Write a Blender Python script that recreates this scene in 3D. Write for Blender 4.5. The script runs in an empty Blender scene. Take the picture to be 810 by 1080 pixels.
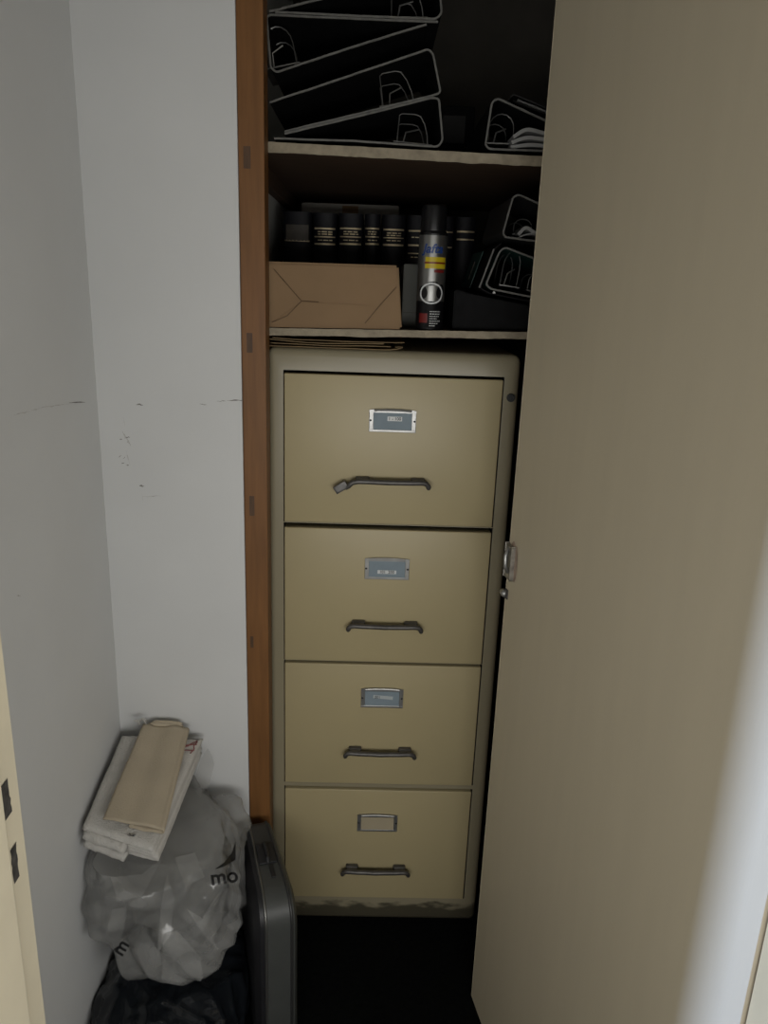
import bpy, bmesh, math, random
from mathutils import Vector, Matrix, noise
from mathutils.bvhtree import BVHTree

random.seed(7)
S = bpy.context.scene
COL = S.collection
PI = math.pi

# ------------------------------------------------------------------ materials
def mat(name, col, rough=.6, metal=0., spec=.5, var=0., vscale=8., bump=0., bscale=60., stretch=None, alpha=1.):
    m = bpy.data.materials.new(name); m.use_nodes = True
    nt = m.node_tree; N = nt.nodes; L = nt.links
    b = N['Principled BSDF']
    b.inputs['Roughness'].default_value = rough
    b.inputs['Metallic'].default_value = metal
    b.inputs['Specular IOR Level'].default_value = spec
    b.inputs['Alpha'].default_value = alpha
    tc = N.new('ShaderNodeTexCoord'); mp = N.new('ShaderNodeMapping')
    L.new(tc.outputs['Object'], mp.inputs['Vector'])
    if stretch: mp.inputs['Scale'].default_value = stretch
    n = N.new('ShaderNodeTexNoise'); n.inputs['Scale'].default_value = vscale; n.inputs['Detail'].default_value = 6
    L.new(mp.outputs[0], n.inputs['Vector'])
    r = N.new('ShaderNodeValToRGB')
    r.color_ramp.elements[0].position = .3; r.color_ramp.elements[1].position = .7
    r.color_ramp.elements[0].color = [max(0, c*(1-var)) for c in col]+[1]
    r.color_ramp.elements[1].color = [min(1, c*(1+var)) for c in col]+[1]
    L.new(n.outputs['Fac'], r.inputs[0]); L.new(r.outputs[0], b.inputs['Base Color'])
    if bump:
        n2 = N.new('ShaderNodeTexNoise'); n2.inputs['Scale'].default_value = bscale; n2.inputs['Detail'].default_value = 4
        L.new(mp.outputs[0], n2.inputs['Vector'])
        bp = N.new('ShaderNodeBump'); bp.inputs['Strength'].default_value = bump; bp.inputs['Distance'].default_value = .004
        L.new(n2.outputs['Fac'], bp.inputs['Height']); L.new(bp.outputs[0], b.inputs['Normal'])
    return m

def dirt(m, zlo, zhi, dark, scale=14., amount=1.):
    """grime of its own shape near the foot of a thing (object z between zlo and zhi)"""
    nt = m.node_tree; N = nt.nodes; L = nt.links; b = N['Principled BSDF']
    src = b.inputs['Base Color'].links[0].from_socket
    tc = N.new('ShaderNodeTexCoord'); sx = N.new('ShaderNodeSeparateXYZ'); L.new(tc.outputs['Object'], sx.inputs[0])
    mr = N.new('ShaderNodeMapRange'); mr.inputs[1].default_value = zhi; mr.inputs[2].default_value = zlo
    L.new(sx.outputs['Z'], mr.inputs[0])
    n = N.new('ShaderNodeTexNoise'); n.inputs['Scale'].default_value = scale; n.inputs['Detail'].default_value = 8
    mp = N.new('ShaderNodeMapping'); mp.inputs['Scale'].default_value = (1, 1, 3)
    L.new(tc.outputs['Object'], mp.inputs[0]); L.new(mp.outputs[0], n.inputs['Vector'])
    ad = N.new('ShaderNodeMath'); ad.operation = 'ADD'; L.new(mr.outputs[0], ad.inputs[0]); L.new(n.outputs['Fac'], ad.inputs[1])
    r = N.new('ShaderNodeValToRGB'); r.color_ramp.elements[0].position = .78; r.color_ramp.elements[1].position = 1.5
    r.color_ramp.elements[1].color = (amount,)*3+(1,)
    L.new(ad.outputs[0], r.inputs[0])
    mx = N.new('ShaderNodeMix'); mx.data_type = 'RGBA'
    L.new(r.outputs[0], mx.inputs[0]); L.new(src, mx.inputs[6]); mx.inputs[7].default_value = list(dark)+[1]
    L.new(mx.outputs[2], b.inputs['Base Color'])
    return m

M = {}
M['wall'] = mat('white_plaster', (.66, .665, .66), .8, spec=.25, var=.035, vscale=3.5, bump=.12, bscale=22)
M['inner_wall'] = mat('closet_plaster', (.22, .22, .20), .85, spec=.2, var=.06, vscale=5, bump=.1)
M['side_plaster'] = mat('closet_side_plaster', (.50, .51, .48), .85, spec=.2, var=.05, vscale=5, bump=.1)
M['back_shade'] = mat('closet_back_shade', (.075, .068, .058), .8, spec=.2, var=.15, vscale=9)  # closet shade put into the back wall's base colour
M['ceiling'] = mat('ceiling_paint', (.7, .7, .68), .9, var=.02)
M['floor'] = mat('black_carpet', (.004, .0045, .0045), .95, spec=.03, var=.3, vscale=90, bump=.5, bscale=300)
M['wood'] = mat('orange_wood', (.190, .085, .027), .5, spec=.35, var=.16, vscale=10, bump=.06, bscale=60, stretch=(9, 9, .7))
M['wood_patch'] = mat('dark_wood_patch', (.085, .042, .018), .6, var=.2, vscale=30, stretch=(6, 6, 1))
M['shelf_wood'] = mat('brown_shelf_board', (.065, .036, .018), .65, var=.2, vscale=14, stretch=(1, 6, 6))
M['shelf_edge'] = mat('chipped_cream_edge', (.30, .255, .18), .7, var=.22, vscale=45, bump=.5, bscale=120)
M['door'] = mat('beige_door_paint', (.53, .468, .345), .42, spec=.4, var=.022, vscale=5, bump=.04, bscale=45, stretch=(6, 6, .8))
M['jamb'] = mat('cream_gloss_paint', (.80, .72, .54), .4, var=.04, vscale=12, bump=.05, bscale=40)
M['recess'] = mat('dark_mortise', (.06, .055, .05), .9, var=.5, vscale=90)
M['cab'] = dirt(mat('cream_steel_body', (.285, .252, .168), .38, spec=.5, var=.03, vscale=6), .005, .07, (.05, .045, .03), 22., .9)
M['drawer'] = mat('tan_steel_drawer', (.42, .352, .200), .42, spec=.45, var=.025, vscale=5)
M['gap'] = mat('drawer_cavity', (.02, .018, .015), .9)
M['handle'] = mat('dull_gunmetal', (.11, .105, .10), .45, metal=.6, var=.25, vscale=60)
M['chrome'] = mat('worn_chrome', (.36, .36, .35), .42, metal=.85, var=.12, vscale=50)
M['blue_card'] = mat('blue_card', (.23, .285, .325), .6, spec=.2, var=.05, vscale=40)
M['blank_card'] = mat('beige_card', (.42, .36, .25), .5, var=.05)
M['tape'] = mat('white_tape', (.68, .70, .70), .5, var=.05, vscale=60)
M['tape_faded'] = mat('faded_tape', (.45, .49, .50), .5, var=.05, vscale=60)
M['ink'] = mat('black_ink', (.012, .012, .013), .5)
M['black_board'] = mat('black_file_board', (.006, .006, .0065), .7, spec=.12, var=.3, vscale=40, bump=.1, bscale=200)
M['grey_board'] = mat('dark_grey_file_board', (.018, .0175, .017), .6, var=.25, vscale=30)
M['green_board'] = mat('green_file_board', (.006, .045, .037), .5, var=.2, vscale=30)
M['board_edge'] = mat('worn_file_edge', (.12, .118, .108), .55, var=.25, vscale=70)
M['ring'] = mat('nickel_ring', (.30, .30, .29), .35, metal=.9, var=.1)
M['paper'] = mat('white_paper', (.30, .30, .29), .8, var=.05, vscale=20)
M['kraft'] = mat('kraft_paper', (.26, .170, .094), .75, spec=.2, var=.06, vscale=12, bump=.08, bscale=90)
M['kraft_fold'] = mat('kraft_fold_line', (.11, .066, .036), .8, var=.15, vscale=40)
M['manila'] = mat('manila_folder', (.19, .128, .058), .75, var=.15, vscale=18)
M['greybox'] = mat('grey_carton', (.11, .112, .10), .8, var=.08, vscale=12)
M['pale_carton'] = mat('pale_carton', (.38, .36, .32), .8, var=.08, vscale=12)
M['book'] = mat('black_leather', (.005, .005, .0075), .5, spec=.22, var=.3, vscale=40, bump=.1, bscale=200)
M['gold'] = mat('gilt', (.50, .41, .26), .4, metal=.5, var=.25, vscale=60)
M['label_brown'] = mat('brown_title_label', (.065, .055, .043), .6, var=.2, vscale=50)
M['can_silver'] = mat('silver_print', (.27, .27, .26), .3, metal=.85, var=.08)
M['can_black'] = mat('black_gloss', (.006, .006, .007), .3, spec=.4)
M['can_blue'] = mat('blue_print', (.012, .045, .19), .3)
M['can_yellow'] = mat('yellow_print', (.55, .42, .015), .3)
M['can_red'] = mat('red_print', (.16, .012, .010), .35)
M['towel'] = mat('white_terry', (.62, .60, .56), .95, spec=.1, var=.06, vscale=60, bump=.9, bscale=420)
M['stripe'] = mat('red_thread', (.27, .10, .095), .9, var=.3, vscale=90)
M['cream'] = mat('cream_cotton', (.48, .41, .305), .95, spec=.1, var=.05, vscale=14, bump=.4, bscale=380)
M['case_grey'] = mat('grey_case_skin', (.055, .058, .055), .45, spec=.4, var=.06, vscale=30, bump=.05, bscale=200)
M['case_black'] = mat('black_case_shell', (.012, .012, .014), .5, var=.2, vscale=30)
M['rim'] = mat('aluminium_rim', (.20, .20, .19), .42, metal=.85, var=.1)
M['rim_dark'] = mat('dark_rim', (.05, .05, .05), .45, metal=.5)
M['blackbag'] = mat('black_bin_liner', (.010, .012, .015), .16, spec=.6, var=.2, vscale=20, bump=.5, bscale=30)

def bagmat(name='clear_polythene', a0=.24, a1=.68, col=.36):
    m = bpy.data.materials.new(name); m.use_nodes = True
    nt = m.node_tree; N = nt.nodes; L = nt.links
    b = N['Principled BSDF']
    b.inputs['Base Color'].default_value = (col, col, col*.965, 1); b.inputs['Roughness'].default_value = .2
    b.inputs['Specular IOR Level'].default_value = .8
    tc = N.new('ShaderNodeTexCoord')
    n = N.new('ShaderNodeTexNoise'); n.inputs['Scale'].default_value = 16; n.inputs['Detail'].default_value = 3; n.inputs['Distortion'].default_value = 1.2
    L.new(tc.outputs['Object'], n.inputs['Vector'])
    bp = N.new('ShaderNodeBump'); bp.inputs['Strength'].default_value = .22; bp.inputs['Distance'].default_value = .012
    L.new(n.outputs['Fac'], bp.inputs['Height']); L.new(bp.outputs[0], b.inputs['Normal'])
    n2 = N.new('ShaderNodeTexNoise'); n2.inputs['Scale'].default_value = 7
    L.new(tc.outputs['Object'], n2.inputs['Vector'])
    mr = N.new('ShaderNodeMapRange'); mr.inputs[1].default_value = .3; mr.inputs[2].default_value = .7
    mr.inputs[3].default_value = a0; mr.inputs[4].default_value = a1
    L.new(n2.outputs['Fac'], mr.inputs[0]); L.new(mr.outputs[0], b.inputs['Alpha'])
    return m
M['clearbag'] = bagmat()
M['film'] = bagmat('clear_film_fold', .14, .52, .44)

# ------------------------------------------------------------------ helpers
ROOTLOC = {}
def tag(o, label=None, cat=None, group=None, kind=None):
    if label: o['label'] = label
    if cat: o['category'] = cat
    if group: o['group'] = group
    if kind: o['kind'] = kind
    return o

def thing(name, loc, label, cat, group=None, kind=None):
    o = bpy.data.objects.new(name, None); COL.objects.link(o); o.location = loc
    o.empty_display_size = .05
    ROOTLOC[o.name] = Vector(loc)
    return tag(o, label, cat, group, kind)

def obj(name, bm, m, parent=None, loc=None, smooth=False, label=None):
    """link a bmesh given in world coordinates as one mesh object (origin at its root's base)"""
    if isinstance(parent, str): parent = bpy.data.objects[parent]
    if parent is not None:
        off = ROOTLOC[parent.name]
    else:
        off = Vector(loc) if loc is not None else Vector((0, 0, 0))
    bmesh.ops.recalc_face_normals(bm, faces=bm.faces)
    bmesh.ops.translate(bm, verts=bm.verts, vec=-off)
    me = bpy.data.meshes.new(name); bm.to_mesh(me); bm.free()
    ms = m if isinstance(m, (list, tuple)) else [m]
    for k in ms: me.materials.append(M[k] if isinstance(k, str) else k)
    o = bpy.data.objects.new(name, me); COL.objects.link(o)
    if parent is not None: o.parent = parent
    else: o.location = off
    ROOTLOC[o.name] = off
    if smooth:
        for p in me.polygons: p.use_smooth = True
        if smooth is not True:
            me.set_sharp_from_angle(angle=math.radians(smooth))
    if label: o['label'] = label
    return o

def box(bm, x0, x1, y0, y1, z0, z1, bev=0, seg=2, mi=0):
    g = bmesh.ops.create_cube(bm, size=1)
    vs = g['verts']
    for v in vs:
        v.co = Vector((x0+(v.co.x+.5)*(x1-x0), y0+(v.co.y+.5)*(y1-y0), z0+(v.co.z+.5)*(z1-z0)))
    fs = {f for v in vs for f in v.link_faces}
    for f in fs: f.material_index = mi
    if bev:
        es = list({e for v in vs for e in v.link_edges})
        r = bmesh.ops.bevel(bm, geom=es, offset=bev, segments=seg, affect='EDGES', profile=.5)
        for f in r['faces']: f.material_index = mi
    return bm

def BX(*a, **k): return box(bmesh.new(), *a, **k)

def obox(bm, c, ax, ay, az, hx, hy, hz, bev=0):
    """oriented box: centre, unit axes, half sizes"""
    g = bmesh.ops.create_cube(bm, size=2)
    vs = g['verts']
    for v in vs: v.co = c+ax*v.co.x*hx+ay*v.co.y*hy+az*v.co.z*hz
    if bev:
        es = list({e for v in vs for e in v.link_edges})
        bmesh.ops.bevel(bm, geom=es, offset=bev, segments=2, affect='EDGES', profile=.5)
    return bm

def tube(bm, pts, r, n=8, cap=True, closed=False, sx=1.):
    pts = [Vector(p) for p in pts]
    rings = []; k = len(pts); ref = None
    for i, p in enumerate(pts):
        a = pts[(i-1) % k] if (closed or i > 0) else p
        b = pts[(i+1) % k] if (closed or i < k-1) else p
        t = (b-a).normalized()
        if ref is None:
            ref = Vector((0, 0, 1)) if abs(t.z) < .9 else Vector((1, 0, 0))
        s = t.cross(ref).normalized(); u = s.cross(t).normalized(); ref = u
        rr = r[i] if isinstance(r, (list, tuple)) else r
        rings.append([bm.verts.new(p+s*math.cos(2*PI*j/n)*rr*sx+u*math.sin(2*PI*j/n)*rr) for j in range(n)])
    for i in range(k if closed else k-1):
        A, B = rings[i], rings[(i+1) % k]
        for j in range(n): bm.faces.new((A[j], A[(j+1) % n], B[(j+1) % n], B[j]))
    if cap and not closed:
        bm.faces.new(rings[0]); bm.faces.new(rings[-1][::-1])
    return bm

def lathe(bm, c, prof, n=32):
    rings = []
    for r, z in prof:
        rings.append([bm.verts.new((c[0]+r*math.cos(2*PI*j/n), c[1]+r*math.sin(2*PI*j/n), c[2]+z)) for j in range(n)])
    for A, B in zip(rings, rings[1:]):
        for j in range(n): bm.faces.new((A[j], A[(j+1) % n], B[(j+1) % n], B[j]))
    bm.faces.new(rings[0][::-1]); bm.faces.new(rings[-1])
    return bm

def prism(bm, pts, y0, y1):
    """closed polygon of (x, z) pushed from y0 to y1"""
    A = [bm.verts.new((x, y0, z)) for x, z in pts]; B = [bm.verts.new((x, y1, z)) for x, z in pts]
    k = len(pts)
    bm.faces.new(A); bm.faces.new(B[::-1])
    for i in range(k): bm.faces.new((A[i], B[i], B[(i+1) % k], A[(i+1) % k]))
    return bm

def stroke(bm, pts, th, y0, y1, shear=(0, 0)):
    """an open line of (x, z) points given a thickness and pushed from y0 to y1 (a bent board seen on edge)"""
    P = [Vector(p) for p in pts]; k = len(P); L = []; R = []
    for i, p in enumerate(P):
        d1 = (P[i]-P[i-1]).normalized() if i else (P[1]-P[0]).normalized()
        d2 = (P[i+1]-P[i]).normalized() if i < k-1 else d1
        n1 = Vector((-d1.y, d1.x)); n2 = Vector((-d2.y, d2.x)); n = (n1+n2).normalized()
        s = th/2/max(.5, n.dot(n1))
        L.append(p+n*s); R.append(p-n*s)
    def vs(y, sh): return ([bm.verts.new((q.x+sh[0], y, q.y+sh[1])) for q in L], [bm.verts.new((q.x+sh[0], y, q.y+sh[1])) for q in R])
    (a, b), (c, d) = vs(y0, (0, 0)), vs(y1, shear)
    for i in range(k-1):
        bm.faces.new((a[i], a[i+1], b[i+1], b[i])); bm.faces.new((c[i], d[i], d[i+1], c[i+1]))
        bm.faces.new((a[i], c[i], c[i+1], a[i+1])); bm.faces.new((b[i], b[i+1], d[i+1], d[i]))
    bm.faces.new((a[0], b[0], d[0], c[0])); bm.faces.new((a[-1], c[-1], d[-1], b[-1]))
    return bm

def roundpts(pts, r=.006, n=4):
    out = [Vector(pts[0])]
    for i in range(1, len(pts)-1):
        p = Vector(pts[i]); a = Vector(pts[i-1]); b = Vector(pts[i+1])
        da = (a-p); db = (b-p); q = min(r, da.length*.45, db.length*.45)
        A = p+da.normalized()*q; B = p+db.normalized()*q
        for j in range(n+1):
            t = j/n; out.append(A*(1-t)**2+p*2*t*(1-t)+B*t*t)
    out.append(Vector(pts[-1]))
    return out

def text_bm(body, size, depth=.0004, shear=0., bold=0.):
    cu = bpy.data.curves.new('lettering', 'FONT'); cu.body = body; cu.size = size
    cu.align_x = 'CENTER'; cu.align_y = 'CENTER'; cu.extrude = depth; cu.shear = shear; cu.offset = bold
    o = bpy.data.objects.new('lettering', cu); COL.objects.link(o)
    dg = bpy.context.evaluated_depsgraph_get()
    me = bpy.data.meshes.new_from_object(o.evaluated_get(dg))
    bm = bmesh.new(); bm.from_mesh(me)
    bpy.data.objects.remove(o); bpy.data.curves.remove(cu); bpy.data.meshes.remove(me)
    return bm

def place_front(bm, c):
    """text in its own xy plane stood up to face -Y at c"""
    for v in bm.verts: v.co = Vector((c[0]+v.co.x, c[1]-v.co.z, c[2]+v.co.y))
    return bm

def boolean_cut(o, cutters):
    for bmc in cutters:
        me = bpy.data.meshes.new('cut'); bmesh.ops.recalc_face_normals(bmc, faces=bmc.faces); bmc.to_mesh(me); bmc.free()
        c = bpy.data.objects.new('cut', me); COL.objects.link(c); c.location = o.matrix_basis.translation*0
        md = o.modifiers.new('b', 'BOOLEAN'); md.operation = 'DIFFERENCE'; md.solver = 'EXACT'; md.object = c
        dg = bpy.context.evaluated_depsgraph_get(); dg.update()
        me2 = bpy.data.meshes.new_from_object(o.evaluated_get(dg))
        o.modifiers.remove(md); old = o.data; o.data = me2; bpy.data.meshes.remove(old)
        bpy.data.objects.remove(c); bpy.data.meshes.remove(me)

# ------------------------------------------------------------------ camera
CAM = Vector((.1612, -1.467, 1.4354)); PIT, ROL, YAW, FPX = .2865, .036, .0247, 811.2
fw = Vector((math.sin(YAW)*math.cos(PIT), math.cos(YAW)*math.cos(PIT), -math.sin(PIT)))
rt0 = Vector((math.cos(YAW), -math.sin(YAW), 0)); up0 = rt0.cross(fw)
rt = math.cos(ROL)*rt0+math.sin(ROL)*up0; up = -math.sin(ROL)*rt0+math.cos(ROL)*up0
cd = bpy.data.cameras.new('camera'); co = bpy.data.objects.new('camera', cd); COL.objects.link(co)
co.matrix_world = Matrix(((rt.x, up.x, -fw.x, CAM.x), (rt.y, up.y, -fw.y, CAM.y), (rt.z, up.z, -fw.z, CAM.z), (0, 0, 0, 1)))
cd.sensor_fit = 'HORIZONTAL'; cd.sensor_width = 36; cd.lens = 36*FPX/810; cd.clip_start = .02
S.camera = co

def at(x, y, Y):
    """world point where the sight line of a measured photo point meets the upright plane at depth Y"""
    d = (x-405)*rt/FPX-(y-540)*up/FPX+fw
    return CAM+d*((Y-CAM.y)/d.y)
def atxz(x, y, Y):
    p = at(x, y, Y); return (p.x, p.z)

# ------------------------------------------------------------------ the room
def struct(name, bm, m, label, cat, loc=(0, 0, 0), smooth=False):
    o = obj(name, bm, m, loc=loc, smooth=smooth); return tag(o, label, cat, kind='structure')

XL, YB, YF = -.333, -.06, -.857
struct('floor', BX(-5, 4, -6, 1.0, -.05, 0), 'floor', 'dark black carpeted floor in front of the filing cabinet', 'floor')
struct('ceiling', BX(-.6, 1.0, -1.0, 1.0, 2.42, 2.5), 'ceiling', 'white ceiling above the small store room', 'ceiling')
wl = struct('wall_left', BX(XL-.12, XL, -1.0, YB, 0, 2.42), 'wall', 'shaded white plaster side wall on the left', 'wall')
wb = struct('wall_back', BX(XL-.12, -.0705, YB, .0, 0, 2.42), 'wall', 'white plaster wall between corner and wooden closet post', 'wall')
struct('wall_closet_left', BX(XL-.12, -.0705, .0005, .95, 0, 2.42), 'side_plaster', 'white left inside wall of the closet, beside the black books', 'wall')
struct('wall_closet_back', BX(-.0695, .66, .87, .95, 0, 2.42), 'back_shade', 'shadowed back wall of the closet behind shelves', 'wall')
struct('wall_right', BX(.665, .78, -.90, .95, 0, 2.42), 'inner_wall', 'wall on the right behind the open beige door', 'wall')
bm = bmesh.new()
box(bm, -3.0, -.175, -.99, YF, 0, 2.42)
struct('wall_front_left', bm, 'wall', 'wall beside the doorway on the left', 'wall')
struct('wall_front_right', BX(.585, 2.0, -.99, -.905, 0, 2.42), 'wall', 'wall beside the doorway on the hinge side', 'wall')
struct('wall_front_top', BX(-.174, .584, -.99, YF, 2.07, 2.42), 'wall', 'wall above the doorway', 'wall')

# scuffs on the plaster (flat marks on the wall itself)
def scuff(parent, pts3, label=None):
    bm = bmesh.new()
    vs = [bm.verts.new(p) for p in pts3]; bm.faces.new(vs)
    return obj('scuff_mark', bm, 'scuff', parent)
M['scuff'] = mat('grey_scuff', (.20, .19, .175), .9, var=.4, vscale=120)
M['scuff_soft'] = mat('pale_scuff', (.50, .495, .475), .9, var=.25, vscale=120)
def streak(x0, y0, x1, y1, w, left=False, soft=False, segs=7):
    """ragged streak between two photo points, on the back wall or on the left wall"""
    def on(x, y):
        d = (x-405)*rt/FPX-(y-540)*up/FPX+fw
        t = ((XL+.0006)-CAM.x)/d.x if left else ((YB-.0006)-CAM.y)/d.y
        return CAM+d*t
    top, bot = [], []
    for i in range(segs+1):
        t = i/segs; x = x0+(x1-x0)*t; y = y0+(y1-y0)*t+random.uniform(-.5, .5)
        ww = w*random.uniform(.25, 1)*(math.sin(PI*min(max(t, .08), .92)))
        top.append(on(x, y-ww)); bot.append(on(x, y+ww))
    bm = bmesh.new(); A = [bm.verts.new(p) for p in top]; B = [bm.verts.new(p) for p in bot]
    for i in range(segs): bm.faces.new((A[i], A[i+1], B[i+1], B[i]))
    obj('scuff_mark', bm, 'scuff_soft' if soft else 'scuff', wl if left else wb)
for a in [(239, 422.5, 257, 422.5, 1.0), (229, 423, 238, 423, .6), (210, 426, 218, 427, .5), (143, 426.5, 151, 427, 1.1),
          (147, 512, 152, 513, 1.1), (126, 464, 129, 463, .7), (131, 462, 137, 461, .8), (134, 466, 136, 465, .6), (125, 483, 128, 480, .7), (130, 484, 132, 482, .6), (128, 489, 131, 488, .6), (133, 491, 136, 490, .7)]:
    streak(*a)
for a in [(130, 440, 132, 450, 1.), (129, 455, 138, 470, 2.), (133, 476, 137, 490, 1.6), (150, 521, 151, 530, 1.), (150, 524, 170, 523, .5)]:
    streak(*a, soft=True)
for a in [(73, 424.5, 90, 424, .8)]: streak(*a, left=True)
for a in [(14, 438, 31, 434, .8), (42, 430, 72, 426, .7), (33, 433, 42, 431, .6), (18, 628, 22, 629, 1.2)]: streak(*a, left=True, soft=True)

# wooden posts of the closet opening
PX0, PX1 = -.0700, -.0265
post = struct('trim_1', BX(PX0, PX1, YB+.004, -.004, 0, 2.42, bev=.0015), 'wood', 'orange brown wooden closet post between white wall and filing cabinet', 'door post')
for (x0, x1, y0, y1) in [(256.5, 264.5, 154, 178), (260, 266.5, 351, 372), (263, 268.5, 523, 544), (264, 267.5, 671, 683)]:
    a = at(x0, y0, YB+.004); b = at(x1, y1, YB+.004)
    obj('hinge_recess', BX(max(a.x, PX0+.0003), b.x, YB+.0035, YB+.006, b.z, a.z), 'wood_patch', post, label='darker filled hinge recess')
struct('trim_2', BX(.475, .52, YB+.004, -.004, 0, 2.42, bev=.0015), 'wood', 'wooden closet post behind the open door', 'door post')

# entrance jambs
JX = -.15
bm = bmesh.new()
box(bm, JX-.024, JX, -1.0, YF+.001, 0, 2.06, bev=.0012)
jl = struct('trim_3', bm, 'jamb', 'cream painted door jamb with two dark latch recesses', 'door jamb')
obj('door_stop', BX(JX-.002, JX+.012, -.965, -.906, 0, 2.05, bev=.003), 'jamb', jl)
def ragged_recess(cx_px, y0, y1, yc, hw):
    zt = None
    d = (cx_px-405)*rt/FPX-(y0-540)*up/FPX+fw; zt = (CAM+d*((JX-CAM.x)/d.x)).z
    d = (cx_px-405)*rt/FPX-(y1-540)*up/FPX+fw; zb = (CAM+d*((JX-CAM.x)/d.x)).z
    bm = bmesh.new(); n = 9; A = []; B = []
    for i in range(n):
        z = zb+(zt-zb)*i/(n-1)
        A.append(bm.verts.new((JX+.0006, yc-hw+random.uniform(-.0012, .0008), z)))
        B.append(bm.verts.new((JX+.0006, yc+hw+random.uniform(-.0012, .0012), z)))
    for i in range(n-1): bm.faces.new((A[i], B[i], B[i+1], A[i+1]))
    obj('latch_recess', bm, 'recess', jl, label='dark ragged latch recess')
ragged_recess(7, 821, 863, -.881, .0065)
ragged_recess(15, 890, 932, -.8795, .0055)

M['jamb_hinge'] = mat('cream_paint_beam_dimmed', (.52, .43, .26), .5, var=.04, vscale=12)  # jamb cream darkened and yellowed to offset the blue beam landing on it
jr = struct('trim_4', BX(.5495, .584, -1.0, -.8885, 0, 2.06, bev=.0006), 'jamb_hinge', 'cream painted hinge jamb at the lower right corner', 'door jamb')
struct('trim_5', BX(JX+.001, .549, -1.0, -.86, 2.055, 2.069), 'jamb', 'cream painted head of the entrance door frame', 'door frame')

# ------------------------------------------------------------------ open door on the right
HA = Vector((.413, -.204, 0)); HB = Vector((.546, -.886, 0))
U = (HB-HA).normalized(); NRM = Vector((U.y, -U.x, 0))      # NRM points to the camera's side
if NRM.x > 0: NRM = -NRM
LEN = (HB-HA).length; DT = .038; ZV = Vector((0, 0, 1))
bm = bmesh.new()
obox(bm, HA+U*LEN/2-NRM*DT/2+ZV*1.019, U, NRM, ZV, LEN/2, DT/2, 1.011, bev=.0004)
door = struct('door_1', bm, 'door', 'large plain beige door standing open on the right', 'door', loc=(HB.x, HB.y, 0))
M['lock'] = mat('tarnished_lock', (.36, .34, .30), .4, metal=.7, var=.3, vscale=80)
M['lock_rim'] = mat('pinkish_filler', (.36, .27, .21), .8, var=.25, vscale=90)
def on_door(u, z, n=0): return HA+U*u+NRM*n+ZV*z
# lock: ragged filler patch, oval plate, thumb bar
bm = bmesh.new(); n = 20; zc = .9855
c0 = bm.verts.new(on_door(.022, zc, .0012)); ring = []
for i in range(n):
    a = 2*PI*i/n; r = random.uniform(.82, 1.1)
    ring.append(bm.verts.new(on_door(max(.001, .022+math.cos(a)*.021*r), zc+math.sin(a)*.037*r, .0008)))
for i in range(n): bm.faces.new((c0, ring[i], ring[(i+1) % n]))
lk = obj('lock_patch', bm, 'lock_rim', door, label='ragged pinkish patch round the lock')
bm = bmesh.new(); obox(bm, on_door(.016, zc, .003), U, NRM, ZV, .0145, .003, .029, bev=.0025)
lp = obj('lock_plate', bm, 'lock', door, smooth=40, label='tarnished metal lock plate')
bm = bmesh.new(); obox(bm, on_door(.006, zc-.002, .0065), U, NRM, ZV, .0035, .002, .015, bev=.001)
obj('keyhole', bm, 'recess', lp)
bm = bmesh.new(); tube(bm, [on_door(.017, zc-.020, .006), on_door(.0165, zc-.008, .012), on_door(.0165, zc+.01, .013), on_door(.012, zc+.022, .007), on_door(.004, zc+.026, .006)], [.003, .0036, .0034, .003, .002], 8)
obj('thumb_turn', bm, 'chrome', lp, smooth=True)
zl = .921
bm = bmesh.new(); obox(bm, on_door(.006, zl, .0005), U, NRM, ZV, .0055, .0015, .0085)
ls = obj('latch_slot', bm, 'recess', door)
bm = bmesh.new(); tube(bm, [on_door(.006, zl-.001, .002), on_door(.0, zl-.001, .003), on_door(-.007, zl-.001, .002), on_door(-.0095, zl-.001, .0)], [.0062, .007, .0065, .003], 12)
obj('latch_bolt', bm, 'chrome', door, smooth=True, label='rounded metal latch bolt poking out of the edge')

# ------------------------------------------------------------------ filing cabinet
CX0, CX1, CD, CH = -.0335, .4471, .62, 1.318
cab = thing('filing_cabinet', (.2068, .31, 0), 'tall cream steel four drawer filing cabinet standing under the shelves', 'filing cabinet')
DH, G = .2922, (.0117, .0067, .0162)
tops = []; t = .0675+4*DH+sum(G)
for i in range(4):
    tops.append(t); t -= DH+(G[i] if i < 3 else 0)
bm = BX(CX0, CX1, 0, CD, 0, CH, bev=.016, seg=4)
body = obj('body', bm, ['cab', 'gap'], cab, smooth=35)
cut = []
for i, zt in enumerate(tops):
    lt = (.0055, .0088, .0046, .0050)[i]
    b = BX(-.0018, .4168, -.05, .045, zt-DH-.0009, zt+lt)
    bmesh.ops.translate(b, verts=b.verts, vec=-ROOTLOC[cab.name]); cut.append(b)
boolean_cut_obj = body
body.parent = None
boolean_cut(body, cut)
body.parent = cab
# the cut faces inside are the dark cavity
for p in body.data.polygons:
    c = p.center+ROOTLOC[cab.name]
    p.material_index = 1 if (.0004 < c.y < .05 and -.003 < c.x < .418 and .05 < c.z < 1.28) else 0
    p.use_smooth = True
while len(body.data.materials) < 2: body.data.materials.append(M['gap'])
body.data.materials[0] = M['cab']; body.data.materials[1] = M['gap']
body.data.set_sharp_from_angle(angle=math.radians(35))

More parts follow.
